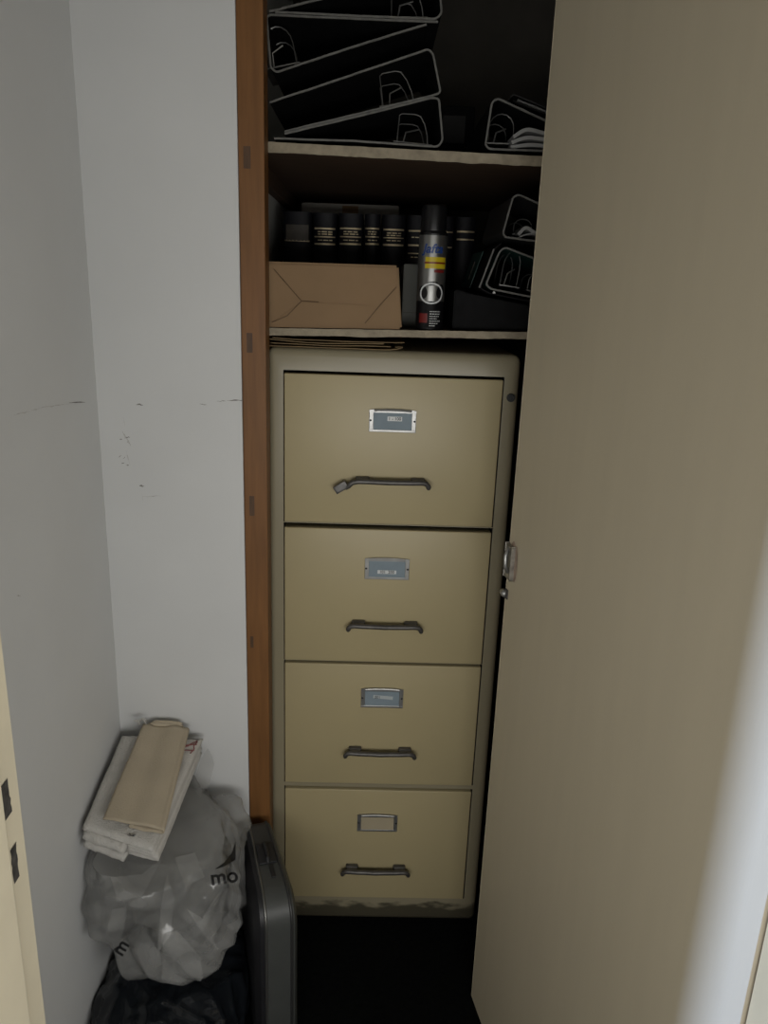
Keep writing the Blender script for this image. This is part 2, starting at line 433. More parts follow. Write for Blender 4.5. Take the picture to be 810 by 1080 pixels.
def label_holder(dr, i, zt_card):
    x0, x1 = .1625, .2525; z0, z1 = [(1.165, 1.211), (.862, .910), (.568, .616), (.253, .300)][i]
    y = -.0045
    bm = bmesh.new()
    # frame: four bars, the top one bowed up
    box(bm, x0, x1, y-.0025, y, z0, z0+.005, bev=.0008)
    box(bm, x0, x0+.0085, y-.0025, y, z0+.004, z1-.004, bev=.0008)
    box(bm, x1-.0085, x1, y-.0025, y, z0+.004, z1-.004, bev=.0008)
    n = 10; P = []
    for k in range(n+1):
        s = k/n; P.append((x0+(x1-x0)*s, z1-.004+.0035*math.sin(PI*s)**.6))
    pts = P+[(x1, z1-.0085), (x0, z1-.0085)]
    prism(bm, pts[::-1], y-.0032, y)
    # raised hood along the top
    tube(bm, [(q[0], y-.0032, q[1]-.0022) for q in P[1:-1]], .0022, 8)
    fr = obj('label_frame', bm, 'chrome', dr, label='chrome label frame')
    c = obj('label_card', BX(x0+.0075, x1-.0075, y-.0014, y-.0006, z0+.004, z1-.007), 'blue_card' if i < 3 else 'blank_card', dr,
            label='pale blue label card' if i < 3 else 'blank beige label card')
    for sx in (x0+.003, x1-.003):
        bm = bmesh.new()
        bmesh.ops.create_uvsphere(bm, u_segments=10, v_segments=6, radius=.0021, matrix=Matrix.Translation((sx, y-.0022, (z0+z1)/2-.001)))
        obj('rivet', bm, 'ink', dr, smooth=True)
    return c, (x0+x1)/2, (z0+z1)/2, y

FACE = -.004
for i, zt in enumerate(tops):
    zb = zt-DH
    dr = obj('drawer', BX(0, .4143, FACE, .03, zb, zt, bev=.0022, seg=3), 'drawer', cab, smooth=40)
    c, lx, lz, ly = label_holder(dr, i, zt)
    if i == 0: tw, th_, txt, dz, dx = .028, .0085, '1 - 100', .003, .004
    elif i == 1: tw, th_, txt, dz, dx = .038, .0075, '101  200', -.008, 0
    elif i == 2: tw, th_, txt, dz, dx = .042, .0075, '201', .001, .002
    if i < 3:
        if i == 2:
            bm = bmesh.new(); R = Matrix.Rotation(math.radians(4), 3, 'Y')
            obox(bm, Vector((lx+dx, ly-.0017, lz+dz)), R@Vector((1, 0, 0)), Vector((0, 1, 0)), R@Vector((0, 0, 1)), tw/2, .0003, th_/2)
        else:
            bm = BX(lx+dx-tw/2, lx+dx+tw/2, ly-.002, ly-.0014, lz+dz-th_/2, lz+dz+th_/2)
        obj('label_tape', bm, 'tape' if i < 2 else 'tape_faded', dr, label='small printed tape label')
        tb = text_bm(txt, .0085, .0002, bold=.0001 if i != 2 else 0)
        place_front(tb, (lx+dx-(.012 if i == 2 else 0), ly-.0022, lz+dz))
        obj('lettering', tb, 'ink', dr)
    # handle: two feet on the face, a bar standing off it, ends turned down
    hx0, hx1, hz = .133, .281, (1.074, .769, .470, .1615)[i]
    bm = bmesh.new()
    def foot(xa, xb):
        box(bm, xa, xb, FACE-.012, FACE+.001, hz-.008, hz+.0025, bev=.003)
    foot(hx0+.006, hx0+.034); foot(hx1-.034, hx1-.006)
    yb = FACE-.022
    right = [(hx1-.03, yb, hz-.0035), (hx1-.012, yb+.001, hz-.0030), (hx1-.005, yb+.002, hz-.0045), (hx1-.0008, yb+.003, hz-.0085), (hx1+.0008, yb+.004, hz-.0130), (hx1+.0012, yb+.005, hz-.0165)]
    if i == 0:
        left = [(hx0-.012, yb+.002, hz-.0185), (hx0-.006, yb+.001, hz-.013), (hx0, yb+.001, hz-.0065), (hx0+.012, yb, hz-.0035), (hx0+.03, yb, hz-.0035)]
        pass
    else:
        left = [(2*.207-x, y, z) for x, y, z in right[::-1]]
    mid = [(hx0+.05, yb, hz-.0038), (.207, yb-.001, hz-.004), (hx1-.05, yb, hz-.0038)]
    tube(bm, left+mid+right, [.0036 if (k == 0 or k == len(left+mid+right)-1) else .0052 for k in range(len(left+mid+right))], 12)
    # webs from the feet out to the bar
    for xa, xb in ((hx0+.008, hx0+.032), (hx1-.032, hx1-.008)):
        box(bm, xa, xb, yb, FACE-.006, hz-.0065, hz+.0010, bev=.0022)
    h = obj('handle', bm, 'handle', dr, smooth=45, label='bent dark handle pulled loose at its left end' if i == 0 else None)
    if i == 0:
        R = Matrix.Rotation(math.radians(-33), 3, 'Y')
        bm = bmesh.new()
        obox(bm, Vector((.1115, yb+.004, hz-.0165)), R@Vector((1, 0, 0)), Vector((0, 1, 0)), R@Vector((0, 0, 1)), .0135, .006, .0078, bev=.0012)
        obox(bm, Vector((.1115, yb-.0021, hz-.0165)), R@Vector((1, 0, 0)), Vector((0, 1, 0)), R@Vector((0, 0, 1)), .0095, .0006, .0042)
        obj('loose_bracket', bm, 'handle', dr, smooth=40, label='loose bracket hanging from the handle end')
bm = bmesh.new()
def disc(bm, c, r, y0, y1, n=20):
    prism(bm, [(c[0]+r*math.cos(2*PI*k/n), c[1]+r*math.sin(2*PI*k/n)) for k in range(n)], y0, y1)
disc(bm, (.431, 1.238), .0078, -.006, .003); disc(bm, (.431, 1.238), .0055, -.0085, -.006)
box(bm, .4302, .4318, -.0095, -.0084, 1.2345, 1.2415)
obj('lock', bm, 'ink', cab, smooth=35, label='small black round lock')

# ------------------------------------------------------------------ shelves
def shelf(zl, zr, th, label, name='shelf_board'):
    """zl, zr: top heights at the post and at x = .455"""
    sl = (zr-zl)/(.455+.033)
    f = lambda x: zl+sl*(x+.033)
    x0, x1 = -.0695, .66
    t = thing(name, (.2, .4, f(.2)-th), label, 'shelf', 'closet shelves')
    bm = bmesh.new()
    prism(bm, [(x0, f(x0)-th), (x1, f(x1)-th), (x1, f(x1)), (x0, f(x0))], .0025, .86)
    obj('board', bm, 'shelf_wood', t)
    bm = bmesh.new(); n = 90; lo = []; hi = []
    for k in range(n+1):
        x = x0+(x1-x0)*k/n
        j = noise.noise(Vector((x*26, zl*7, 0)))*.0022+noise.noise(Vector((x*90, zl*9, 3)))*.0012
        drip = max(0, noise.noise(Vector((x*17+3, zl*5, 9)))-.25)*.009 if th > .014 else 0
        lo.append((x, f(x)-th+j*.7-drip)); hi.append((x, f(x)+noise.noise(Vector((x*70, 2, zl)))*.0005))
    prism(bm, lo+hi[::-1], -.0005, .0035)
    obj('edge_strip', bm, 'shelf_edge', t, label='chipped pale painted front edge')
    if th > .014:
        obj('batten', BX(-.0698, -.050, .012, .855, f(-.07)-th-.034, f(-.07)-th-.0004, bev=.001), 'shelf_wood', t, label='dark wooden batten under the shelf end')
    return f
s1 = shelf(1.6675, 1.6620, .0165, 'upper brown closet shelf with chipped pale edge, carrying lever arch files')
s2 = shelf(1.3520, 1.3608, .0130, 'lower closet shelf with cream edge just above the filing cabinet')

# ------------------------------------------------------------------ lever arch files
def arch(bm, x, z, y, w, h, ang=0., r=.0012, sq=False):
    """one wire ring standing on (x, z), w wide and h high, tilted by ang in the xz plane"""
    pts = []; ca, sa = math.cos(ang), math.sin(ang)
    if sq:
        q = [(-w/2, 0), (-w/2, h*.5), (-w/2, h*.94), (-w*.40, h), (0, h*1.02), (w*.18, h*.97), (w*.34, h*.72), (w*.45, h*.38), (w/2, 0)]
    else: q = [(-w/2, 0), (-w/2, h*.55)]+[(-w/2*math.cos(PI*k/8), h*.55+h*.45*math.sin(PI*k/8)) for k in range(1, 8)]+[(w/2, h*.55), (w/2, 0)]
    for a, b in q: pts.append((x+a*ca-b*sa, y, z+a*sa+b*ca))
    tube(bm, pts, r, 6)

def lever_file(label, covers, y0, depth, rings, m='black_board', edge='board_edge', th=.0028, papers=None, et=.0032, group='lever arch files in the closet'):
    xs = [p[0] for c in covers for p in c]; zs = [p[1] for c in covers for p in c]
    t = thing('lever_arch_file', ((min(xs)+max(xs))/2, y0+depth/2, min(zs)-th/2), label, 'file', group)
    for c in covers:
        bm = bmesh.new(); stroke(bm, roundpts(c), th, y0+.0015, y0+depth)
        obj('cover', bm, m, t)
        bm = bmesh.new()
        # worn strip along the front edge, slightly uneven
        P = roundpts(c); Q = []
        for a, b in zip(P, P[1:]):
            for k in range(6): Q.append(a.lerp(b, k/6))
        Q.append(P[-1])
        D = []
        for q in Q:
            if not D or (q-D[-1]).length > .002: D.append(q+Vector((0, noise.noise(Vector((q.x*60, q.y*60, y0)))*.0006)))
        stroke(bm, D, et, y0, y0+.003)
        obj('edge_trim', bm, edge, t, label='pale worn board edge')
    for (x, z, w, h, ang, dy, *kind) in rings:
        bm = bmesh.new(); sq = bool(kind)
        arch(bm, x, z, y0+dy, w, h, ang, sq=sq); arch(bm, x, z, y0+dy+.08, w*.96, h*.96, ang, sq=sq)
        ca, sa = math.cos(ang), math.sin(ang)
        c = Vector((x, y0+dy+.04, z)); ax = Vector((ca, 0, sa)); az = Vector((-sa, 0, ca))
        obox(bm, c+az*.001, ax, Vector((0, 1, 0)), az, w*.62, .056, .001)
        tube(bm, [c+ax*(-w*.3)+az*.003+Vector((0, -.05, 0)), c+ax*(-w*.25)+az*h*.35+Vector((0, -.055, 0)), c+ax*(w*.15)+az*h*.5+Vector((0, -.05, 0))], .0016, 6)
        obj('ring_mechanism', bm, 'ring', t, smooth=50, label='nickel ring mechanism')
    if papers:
        for pl in papers:
            bm = bmesh.new(); stroke(bm, roundpts(pl, .012), .0022 if len(pl) < 4 else .006, y0+.012, y0+depth-.02)
            obj('paper_sheaf', bm, 'paper', t, label='loose white papers')
    return t

Z = lambda pts, Y: [atxz(x, y, Y) for x, y in pts]
y0 = .006
def dropfix(pts, dz): return [(x, z+dz) for x, z in pts]
lever_file('lowest black lever arch file lying on the upper shelf, its pointed mouth to the post',
           [dropfix(Z([(289, 145), (372, 147.5), (462, 154), (467, 147), (463, 103), (456, 102), (384, 120), (300, 140)], y0), -.0015)], y0, .29,
           [(at(435, 152, .05).x, at(435, 152, .05).z-.001, .056, .050, -.06, .05, 1)])
lever_file('black file second from the bottom of the pile by the post, slanting upwards',
           [Z([(284, 107.5), (372, 78), (452, 51), (457, 56), (465, 97), (458, 99.5), (384, 118), (300, 138)], y0)], y0+.004, .29,
           [(at(421, 109, .05).x, at(421, 109, .05).z-.003, .056, .056, .16, .05, 1)])
lever_file('black file third from the bottom, spine beside the wooden post, two rings showing',
           [Z([(450, 25), (372, 49), (291, 76), (285.5, 71), (281, 17), (285, 15), (372, 19), (462, 22.5)], y0)], y0+.002, .29,
           [(at(299, 73, .05).x, at(299, 73, .05).z, .050, .066, .22, .04)])
lever_file('topmost black file of the pile by the post, cut off by the photo',
           [Z([(284, 12), (345, -3), (455, -32), (462, -28), (466, 14), (460, 20), (384, 17), (290, 12.5)], y0)], y0, .29,
           [(at(430, 20, .05).x, at(430, 20, .05).z-.001, .056, .052, .03, .05, 1)])
lever_file('single lever arch file full of loose white papers on the upper shelf near the door',
           [dropfix(Z([(640, 160), (575, 158.5), (516, 156.5), (512, 152), (519, 107), (525, 103), (577, 127), (640, 150)], y0), -.001)], y0, .28,
           [(at(528, 153, .05).x, at(528, 153, .05).z, .045, .052, 0, .05)],
           papers=[Z([(540, 154), (560, 151), (580, 153), (620, 157)], y0), Z([(541, 149), (556, 143), (580, 146), (630, 156)], y0),
                   Z([(543, 143), (556, 134), (572, 138), (600, 147)], y0)])
# dark folder resting on that file
t = thing('folder', (.43, .2, at(560, 112, .08).z), 'flat dark folder resting on the paper filled file by the door', 'folder')
bm = bmesh.new(); stroke(bm, roundpts(Z([(536, 106), (541, 99), (577, 114), (620, 134)], .08)), .0022, .08, .33)
stroke(bm, Z([(541, 105.5), (577, 120), (620, 139)], .08), .0022, .085, .33)
obj('cover', bm, 'grey_board', t)
bm = bmesh.new(); stroke(bm, Z([(546, 105), (577, 117.5), (615, 134)], .08), .003, .083, .32)
obj('paper_sheaf', bm, 'paper', t)
# dark box further back
t = thing('box_file', (.285, .45, s1(.285)), 'black box file standing deep on the upper shelf behind the piles', 'box file')
a = at(468, 111, .4); b = at(499, 150, .4)
obj('case', BX(a.x-.02, b.x, .4, .62, s1(.28)+.0005, a.z, bev=.003), 'black_board', t)
obj('spine_label', BX(a.x+.0, b.x-.02, .3985, .4, a.z-.075, a.z-.02), 'grey_board', t)

# lower shelf, right: pile of files by the door
t = thing('box_file', (.4, .15, s2(.4)), 'flat black box file at the bottom of the pile beside the spray can', 'box file')
bx0 = at(478, 330, .03).x
bm = bmesh.new(); prism(bm, [(bx0, s2(bx0)+.0005), (.60, s2(.6)+.0005), (.60, at(640, 334, .02).z-.006), (at(505, 310, .02).x, at(505, 310, .02).z-.003), (bx0, at(480, 303, .02).z-.003)], .03, .32)
bmesh.ops.bevel(bm, geom=list(bm.edges), offset=.003, segments=2, affect='EDGES')
obj('case', bm, 'black_board', t)
bm = bmesh.new(); c = at(521, 309, .027); disc(bm, (c.x, c.z), .0028, .026, .031, 12)
obj('press_stud', bm, 'ring', t)
y1 = .02
fB = Z([(640, 325), (562, 313.5), (517, 304.5), (512.5, 300), (527, 265), (533, 261), (562, 272), (640, 305)], y1)
fb = lever_file('green backed lever arch file in the middle of the pile by the door', [fB], y1, .29,
           [(at(530, 303.5, .07).x+.010, at(530, 303.5, .07).z+.002, .032, .066, -.12, .05), (at(556, 309, .06).x+.02, at(556, 309, .06).z+.0015, .038, .036, -.12, .05)], m='green_board')
# outer jacket of the green file, seen as a second line along the spine
bm = bmesh.new(); stroke(bm, roundpts(Z([(562, 318.5), (517, 309.5), (506.5, 304), (522, 262), (529, 256.5)], y1)), .0022, y1+.002, y1+.28)
obj('jacket', bm, 'black_board', fb)
bm = bmesh.new(); stroke(bm, Z([(505.5, 303.5), (521, 262.5)], y1), .0026, y1, y1+.0025)
obj('edge_trim', bm, 'board_edge', fb, label='pale worn board edge')
# green tape around the far half of its spine
gp = Z([(505, 304), (520.5, 262)], y1)
bm = bmesh.new(); stroke(bm, [(x-.0022, z) for x, z in gp], .0015, y1+.12, y1+.279)
obj('spine_cover', bm, 'green_board', fb, label='dark green spine')
bm = bmesh.new(); stroke(bm, [(gp[0][0]*.75+gp[1][0]*.25-.0032, gp[0][1]*.75+gp[1][1]*.25), (gp[0][0]*.25+gp[1][0]*.75-.0032, gp[0][1]*.25+gp[1][1]*.75)], .0012, y1+.185, y1+.20)
obj('spine_label', bm, 'label_brown', fb)
fA = Z([(640, 261), (566, 254.5), (533, 250), (530.5, 246), (541, 208), (547, 205), (569, 215), (640, 250)], y1)
lever_file('grey lever arch file with crumpled papers, topmost of the pile by the door', [fA], y1, .27, [(at(550, 250, .08).x, at(550, 250, .08).z+.002, .034, .03, -.05, .06)],
           m='grey_board', papers=[Z([(548, 247), (556, 238), (566, 246), (620, 256)], y1), Z([(546, 251), (560, 245), (590, 254)], y1)])

# ------------------------------------------------------------------ parcel, grey carton, spray can, books
pc = thing('parcel', (.09, .14, s2(.09)), 'brown paper wrapped parcel with folded end, on the lower shelf beside the post', 'parcel')
yP = .004
bl, br, tr_, tl = [at(*q, yP) for q in ((279, 344), (424, 345), (420.5, 280), (279, 275.5))]
bm = bmesh.new()
zb0, zb1 = s2(bl.x)+.0008, s2(br.x)+.0008
prism(bm, [(bl.x, zb0), (br.x, zb1), (tr_.x, tr_.z), (tl.x, tl.z)], yP+.0005, .30)
bmesh.ops.bevel(bm, geom=list(bm.edges), offset=.004, segments=2, affect='EDGES')
obj('wrapped_body', bm, 'kraft', pc, smooth=40)
def flap(name, px, y, lab=None):
    P = [at(x, y_, yP) for x, y_ in px]
    bm = bmesh.new(); prism(bm, [(p.x, p.z) for p in P], y, y+.001)
    obj(name, bm, 'kraft', pc, label=lab)
flap('bottom_flap', [(286, 341), (318.5, 318.5), (390, 322), (420, 341)], yP-.0012, 'lower folded paper flap')
flap('side_flap', [(281.5, 280), (287, 283), (318, 317.5), (284, 341), (281.5, 341)], yP-.0006, 'folded corner at the post end')
flap('side_flap', [(418, 302), (420, 284), (422.5, 340), (386, 341.5)], yP-.0018, 'folded corner beside the can')
def crease(px, y=yP-.0022, w=.0012):
    bm = bmesh.new(); tube(bm, [at(x, yy, y) for x, yy in px], w/2, 5)
    obj('crease', bm, 'kraft_fold', pc)
crease([(289, 284), (318, 317.5), (336, 318.5)]); crease([(318, 317.5), (303, 333), (287, 340)])
crease([(418, 303), (398, 325), (385, 341)])

gx = at(420, 300, .1)
t = thing('carton', (.26, .16, s2(.25)), 'plain grey carton end between parcel and spray can', 'carton')
bm = bmesh.new(); prism(bm, [(.2215, s2(.2215)+.0008), (.268, s2(.268)+.0008), (.268, at(430, 279, .1).z), (.2215, at(422, 278, .1).z)], .1, .30)
bmesh.ops.bevel(bm, geom=list(bm.edges), offset=.002, segments=2, affect='EDGES')
obj('carton_body', bm, 'greybox', t)
obj('lid_edge', BX(.2225, .266, .0985, .1, 1.385, 1.3862), 'label_brown', t)

cc = Vector((.2710, .036, s2(.27)+.0004)); RC = .0265
can = thing('spray_can', cc, 'aerosol spray can with black cap standing on the lower shelf edge', 'spray can')
bm = bmesh.new()
lathe(bm, cc, [(.024, 0), (RC, .002), (RC, .004), (RC-.0006, .005), (RC-.0006, .168), (RC, .169), (RC, .171), (.0235, .176)], 40)
obj('can_body', bm, 'can_black', can, smooth=35)
bm = bmesh.new()
lathe(bm, cc, [(.0235, .175), (.0238, .178), (.0232, .214), (.0225, .219), (.019, .2215), (.004, .2225)], 40)
obj('cap', bm, 'can_black', can, smooth=35, label='black plastic cap')
def bend(bm, a0, z0, r=RC+.0002):
    """wrap a flat mesh (x across, y up, z out) on the can, a0 = bearing from the front"""
    for v in bm.verts:
        a = a0+v.co.x/RC; rr = r+v.co.z
        v.co = Vector((cc.x+rr*math.sin(a), cc.y-rr*math.cos(a), cc.z+z0+v.co.y))
    return bm
def patch(name, a0, a1, z0, z1, m, dr=.0002, label=None, nx=24):
    bm = bmesh.new(); nx = max(2, nx)
    g = [[bm.verts.new(((a0+(a1-a0)*i/nx)*RC, z, 0)) for i in range(nx+1)] for z in (z0, z1)]
    for i in range(nx): bm.faces.new((g[0][i], g[0][i+1], g[1][i+1], g[1][i]))
    bend(bm, 0, 0, RC+dr); return obj(name, bm, m, can, smooth=True, label=label)
def ell(name, a, z, wa, h, m, dr=.0006, rot=0., inner=0.):
    bm = bmesh.new(); n = 28
    def P(s, k):
        x = wa*s*math.cos(2*PI*k/n); y = h*s*math.sin(2*PI*k/n)
        return bm.verts.new((x*math.cos(rot)-y*math.sin(rot), x*math.sin(rot)+y*math.cos(rot), 0))
    if inner:
        A = [P(1, k) for k in range(n)]; B = [P(inner, k) for k in range(n)]
        for k in range(n): bm.faces.new((A[k], A[(k+1) % n], B[(k+1) % n], B[k]))
    else:
        # concentric so that it follows the curve
        R0 = [P(s, k) for s in (1,) for k in range(n)]; R1 = [P(.5, k) for k in range(n)]; c = bm.verts.new((0, 0, 0))
        for k in range(n):
            bm.faces.new((R0[k], R0[(k+1) % n], R1[(k+1) % n], R1[k])); bm.faces.new((R1[k], R1[(k+1) % n], c))
    bend(bm, a, z, RC+dr); return obj(name, bm, m, can, smooth=True)
patch('label_print', -1.35, 1.35, .052, .168, 'can_silver', label='silver printed label')
patch('label_block', -.55, 1.05, .110, .130, 'can_yellow', .0004, 'yellow label block')
tb = text_bm('Jafta', .022, .0002, shear=.25, bold=.0006)
bmesh.ops.subdivide_edges(tb, edges=[e for e in tb.edges if e.calc_length() > .004], cuts=3)
bend(tb, -.05, .1440, RC+.0007); obj('brand_lettering', tb, 'can_blue', can, label='slanted blue lettering')
patch('label_stripe', -.6, 1.0, .1185, .1215, 'can_red', .0007)
patch('label_stripe', .1, .9, .103, .108, 'can_red', .0006)
ell('label_picture', .0, .0835, .011, .0035, 'can_black', .0006, .1)
ell('label_picture', -.62, .068, .0085, .012, 'can_black', .0006, .25)
ell('label_picture', .66, .070, .0085, .013, 'can_black', .0006, -.25)
ell('label_ring', .0, .066, .023, .019, 'tape', .0008, 0, .86)
patch('label_block', -.85, -.22, .013, .030, 'can_red', .0004, 'red square at the foot of the label')
bm = bmesh.new()
for k, w in enumerate((.020, .017, .019, .014, .019, .016, .011)):
    x = -.003; zz = .033-.0043*k
    while x < w-.003:
        l = random.uniform(.0015, .004)
        g = [bm.verts.new(q) for q in ((x, zz, 0), (min(x+l, w), zz, 0), (min(x+l, w), zz+.0013, 0), (x, zz+.0013, 0))]
        bm.faces.new(g); x += l+.0009
bend(bm, .05, 0, RC+.0004); obj('small_print', bm, 'tape', can)

# books
YS = .36; GB = 'bound law reports on the lower shelf'
def book(px0, px1, ytop, label, bands, brown=False, faint=False):
    x0 = at(px0, 240, YS).x; x1 = at(px1, 240, YS).x-.0015; zt = at((px0+px1)/2, ytop, YS).z; zb = s2(x0)+.001+(.0 if x1 < .3 else .0)
    w = x1-x0; cx = (x0+x1)/2; zb = max(s2(x0), s2(x1))+.0006
    t = thing('bound_book', (cx, YS+.09, zb), label, 'book', GB)
    # rounded spine outline in plan, pushed up
    n = 10; plan = [(x0, YS+.20), (x0, YS+.008)]
    for k in range(1, n):
        a = PI*k/n; plan.append((cx-w/2*math.cos(a), YS+.008-.010*math.sin(a)))
    plan += [(x1, YS+.008), (x1, YS+.20)]
    bm = bmesh.new()
    A = [bm.verts.new((x, y, zb)) for x, y in plan]; B = [bm.verts.new((x, y, zt)) for x, y in plan]
    bm.faces.new(A[::-1]); bm.faces.new(B)
    for k in range(len(plan)): bm.faces.new((A[k], A[(k+1) % len(plan)], B[(k+1) % len(plan)], B[k]))
    obj('binding', bm, 'book', t, smooth=40)
    bm = bmesh.new(); box(bm, x0+.003, x1-.003, YS+.012, YS+.19, zt-.001, zt+.0004); obj('page_block', bm, 'paper', t)
    def strip(name, z0, z1, f0, f1, m, dr=.0006, lab=None):
        bm = bmesh.new(); k_ = 8; r0 = []; r1 = []
        for k in range(k_+1):
            f = f0+(f1-f0)*k/k_; a = PI*f; x = cx-(w/2)*math.cos(a); y = YS+.008-.010*math.sin(a)-dr
            r0.append(bm.verts.new((x, y, z0))); r1.append(bm.verts.new((x, y, z1)))
        for k in range(k_): bm.faces.new((r0[k], r0[k+1], r1[k+1], r1[k]))
        obj(name, bm, m, t, smooth=True, label=lab)
    pz = lambda y: at((px0+px1)/2, y, YS).z
    if brown: strip('title_label', pz(254), pz(237), .22, .80, 'label_brown', .0006, 'faded brown title label')
    for (ya, yb, thin) in bands:
        if thin:
            xa = .3
            for k in range(3):
                e = xa+random.uniform(.08, .16); strip('title_lettering', pz(yb), pz(ya), xa, min(e, .72), 'gold'); xa = e+.03
        else: strip('gilt_band', pz(yb), pz(ya), .16, .84, 'gold', lab='gilt spine band')
B4 = [(240.3, 242, 0), (244, 245.2, 1), (246.5, 247.6, 1), (249.3, 250.5, 0), (253, 254, 1), (256.5, 258.4, 0)]
book(298, 329, 223, 'thick black bound volume with faded brown label, at the post end of the row', [(253.2, 254.6, 0)], brown=True)
book(330, 356, 224.5, 'black bound volume with four gilt bands, second from the closet side wall', B4)
book(357, 383.5, 225, 'wide black bound volume with gilt bands, third from the closet side wall', B4)
book(384.5, 402, 225.5, 'narrow black bound volume with gilt bands, fourth from the closet side wall', B4)
book(403, 428.5, 226.5, 'black bound volume with bright gilt bands and title, just before the spray can', [(241.5, 243.3, 0), (245.5, 246.6, 1), (248, 249, 1), (250.5, 251.6, 0), (253.5, 254.4, 1), (257.5, 259.6, 0)])
book(429.5, 454, 227, 'black bound volume half hidden by the spray can', [(243, 244.6, 0), (250, 251, 1), (258, 259.8, 0), (267, 268.2, 0), (271, 272, 1)])
book(455, 480, 228, 'black bound volume directly behind the cap of the spray can', [(244, 245.4, 0), (260, 261.4, 0)])
book(481, 503, 229, 'black bound volume with two short gilt bands, last towards the file pile', [(243.6, 245.4, 0), (252, 253.6, 0)])

t = thing('carton', (.09, .68, s2(.09)), 'long pale carton standing behind the row of bound books', 'carton')
a = at(318, 213.5, .60); b = at(421, 217, .60)
bm = bmesh.new(); prism(bm, [(a.x, s2(a.x)+.0008), (b.x, s2(b.x)+.0008), (b.x, b.z), (a.x, a.z)], .60, .80)
bmesh.ops.bevel(bm, geom=list(bm.edges), offset=.002, segments=2, affect='EDGES')
obj('carton_body', bm, 'pale_carton', t)
obj('tape_strip', BX((a.x+b.x)/2-.02, (a.x+b.x)/2+.02, .5985, .5995, 1.40, a.z-.004), 'kraft', t)

# manila folders squeezed between cabinet and shelf
GF = 'manila folders on the filing cabinet'
for k, (xa, xb, lab) in enumerate([(-.031, .219, 'lowest buff folder lying on the filing cabinet, its end curled up'), (-.026, .199, 'second buff folder up, pressed flat above the curled one'),
                                   (-.030, .186, 'third buff folder up in the flat pile under the shelf'), (-.024, .225, 'topmost buff folder bowing under the lower shelf')]):
    bm = bmesh.new(); n = 26; top = []
    zbase = CH+.0014+.0040*k
    pts = []
    for j in range(n+1):
        s = j/n; x = xa+(xb-xa)*s
        z = zbase+(.0022*(1-k/3))*(2*s-1)**2*(1 if k else .2)
        z += noise.noise(Vector((s*3.1, k*5.7, 2)))*.0013
        if k >= 2: z += .0026*(2*s-1)**2*(1 if s < .5 else .4)
        if k == 0 and s > .9: z += ((s-.9)/.1)**2*.0032
        pts.append((x, z))
    stroke(bm, pts, .0016, .004+.004*k, .26+.004*k)
    if k == 0:
        stroke(bm, [(xb-.0005, pts[-1][1]), (xb+.002, pts[-1][1]+.0012), (xb+.001, pts[-1][1]+.0024), (xb-.012, pts[-1][1]+.0014)], .0010, .004, .26)
    o = obj('manila_folder', bm, 'manila', loc=((xa+xb)/2, .13, zbase)); tag(o, lab, 'folder', GF)

# ------------------------------------------------------------------ hard case on edge beside the post
cz = .345
c_far = Vector((-.052, -.083, 0)); c_near = Vector((.024, -.322, 0))
D = (c_near-c_far).normalized(); W = Vector((-D.y, D.x, 0))       # W to the cabinet side
if W.x < 0: W = -W
LC = (c_near-c_far).length
case = thing('hard_case', ((c_far+c_near)/2).to_tuple(), 'slim grey hard shell case standing on edge between plastic bag and cabinet', 'case')
def outline(grow=0., n=8):
    """side outline (s along D, z up), rounded corners"""
    r = .055; s0, s1, z0, z1 = -grow, LC+grow, 0, cz+grow
    P = []
    for (cx, cz_, a0, rr) in ((s1-.02, z0+.02, -PI/2, .02), (s1-r, z1-r, 0, r), (s0+.03, z1-.03, PI/2, .03), (s0+.02, z0+.02, PI, .02)):
        for k in range(n+1):
            a = a0+PI/2*k/n; P.append((cx+rr*math.cos(a), cz_+rr*math.sin(a)))
    return P
def halfw(s): return .0175+.0065*max(0, min(1, s/LC))
def shellmesh(P, offs):
    """skin the outline at a list of (width factor, inset) rings"""
    bm = bmesh.new(); rings = []
    cs, czz = LC/2, cz/2
    for f, ins, extra in offs:
        R = []
        for s, z in P:
            q = Vector((s-cs, z-czz)); L_ = q.length; q = q*(1-ins/L_)
            s2_, z2 = q.x+cs, max(0.0, q.y+czz)
            w = f*halfw(s)+extra
            p = c_far+D*s2_+W*w; R.append(bm.verts.new((p.x, p.y, z2)))
        rings.append(R)
    n = len(P)
    for A, B in zip(rings, rings[1:]):
        for k in range(n): bm.faces.new((A[k], A[(k+1) % n], B[(k+1) % n], B[k]))
    bm.faces.new(rings[0]); bm.faces.new(rings[-1][::-1])
    return bm
P0 = outline()
obj('band', shellmesh(P0, [(-1, 0, 0), (1, 0, 0)]), 'case_grey', case, smooth=30, label='smooth grey edge band')
obj('shell', shellmesh(P0, [(1, .001, 0), (1, .003, .006), (1, .02, .013)]), 'case_grey', case, smooth=40)
obj('shell', shellmesh(P0, [(-1, .001, 0), (-1, .003, -.010), (-1, .02, -.020)]), 'case_black', case, smooth=40, label='black shell on the bag side')
for sgn, mm, lb in ((-1, 'rim', 'bright metal rim'), (1, 'rim_dark', 'dark metal rim')):
    bm = bmesh.new()
    pts = [(c_far+D*s+W*(sgn*halfw(s)))+ZV*max(z, .003) for s, z in P0]
    tube(bm, pts, .0028, 8, closed=True); obj('rim', bm, mm, case, smooth=True, label=lb)
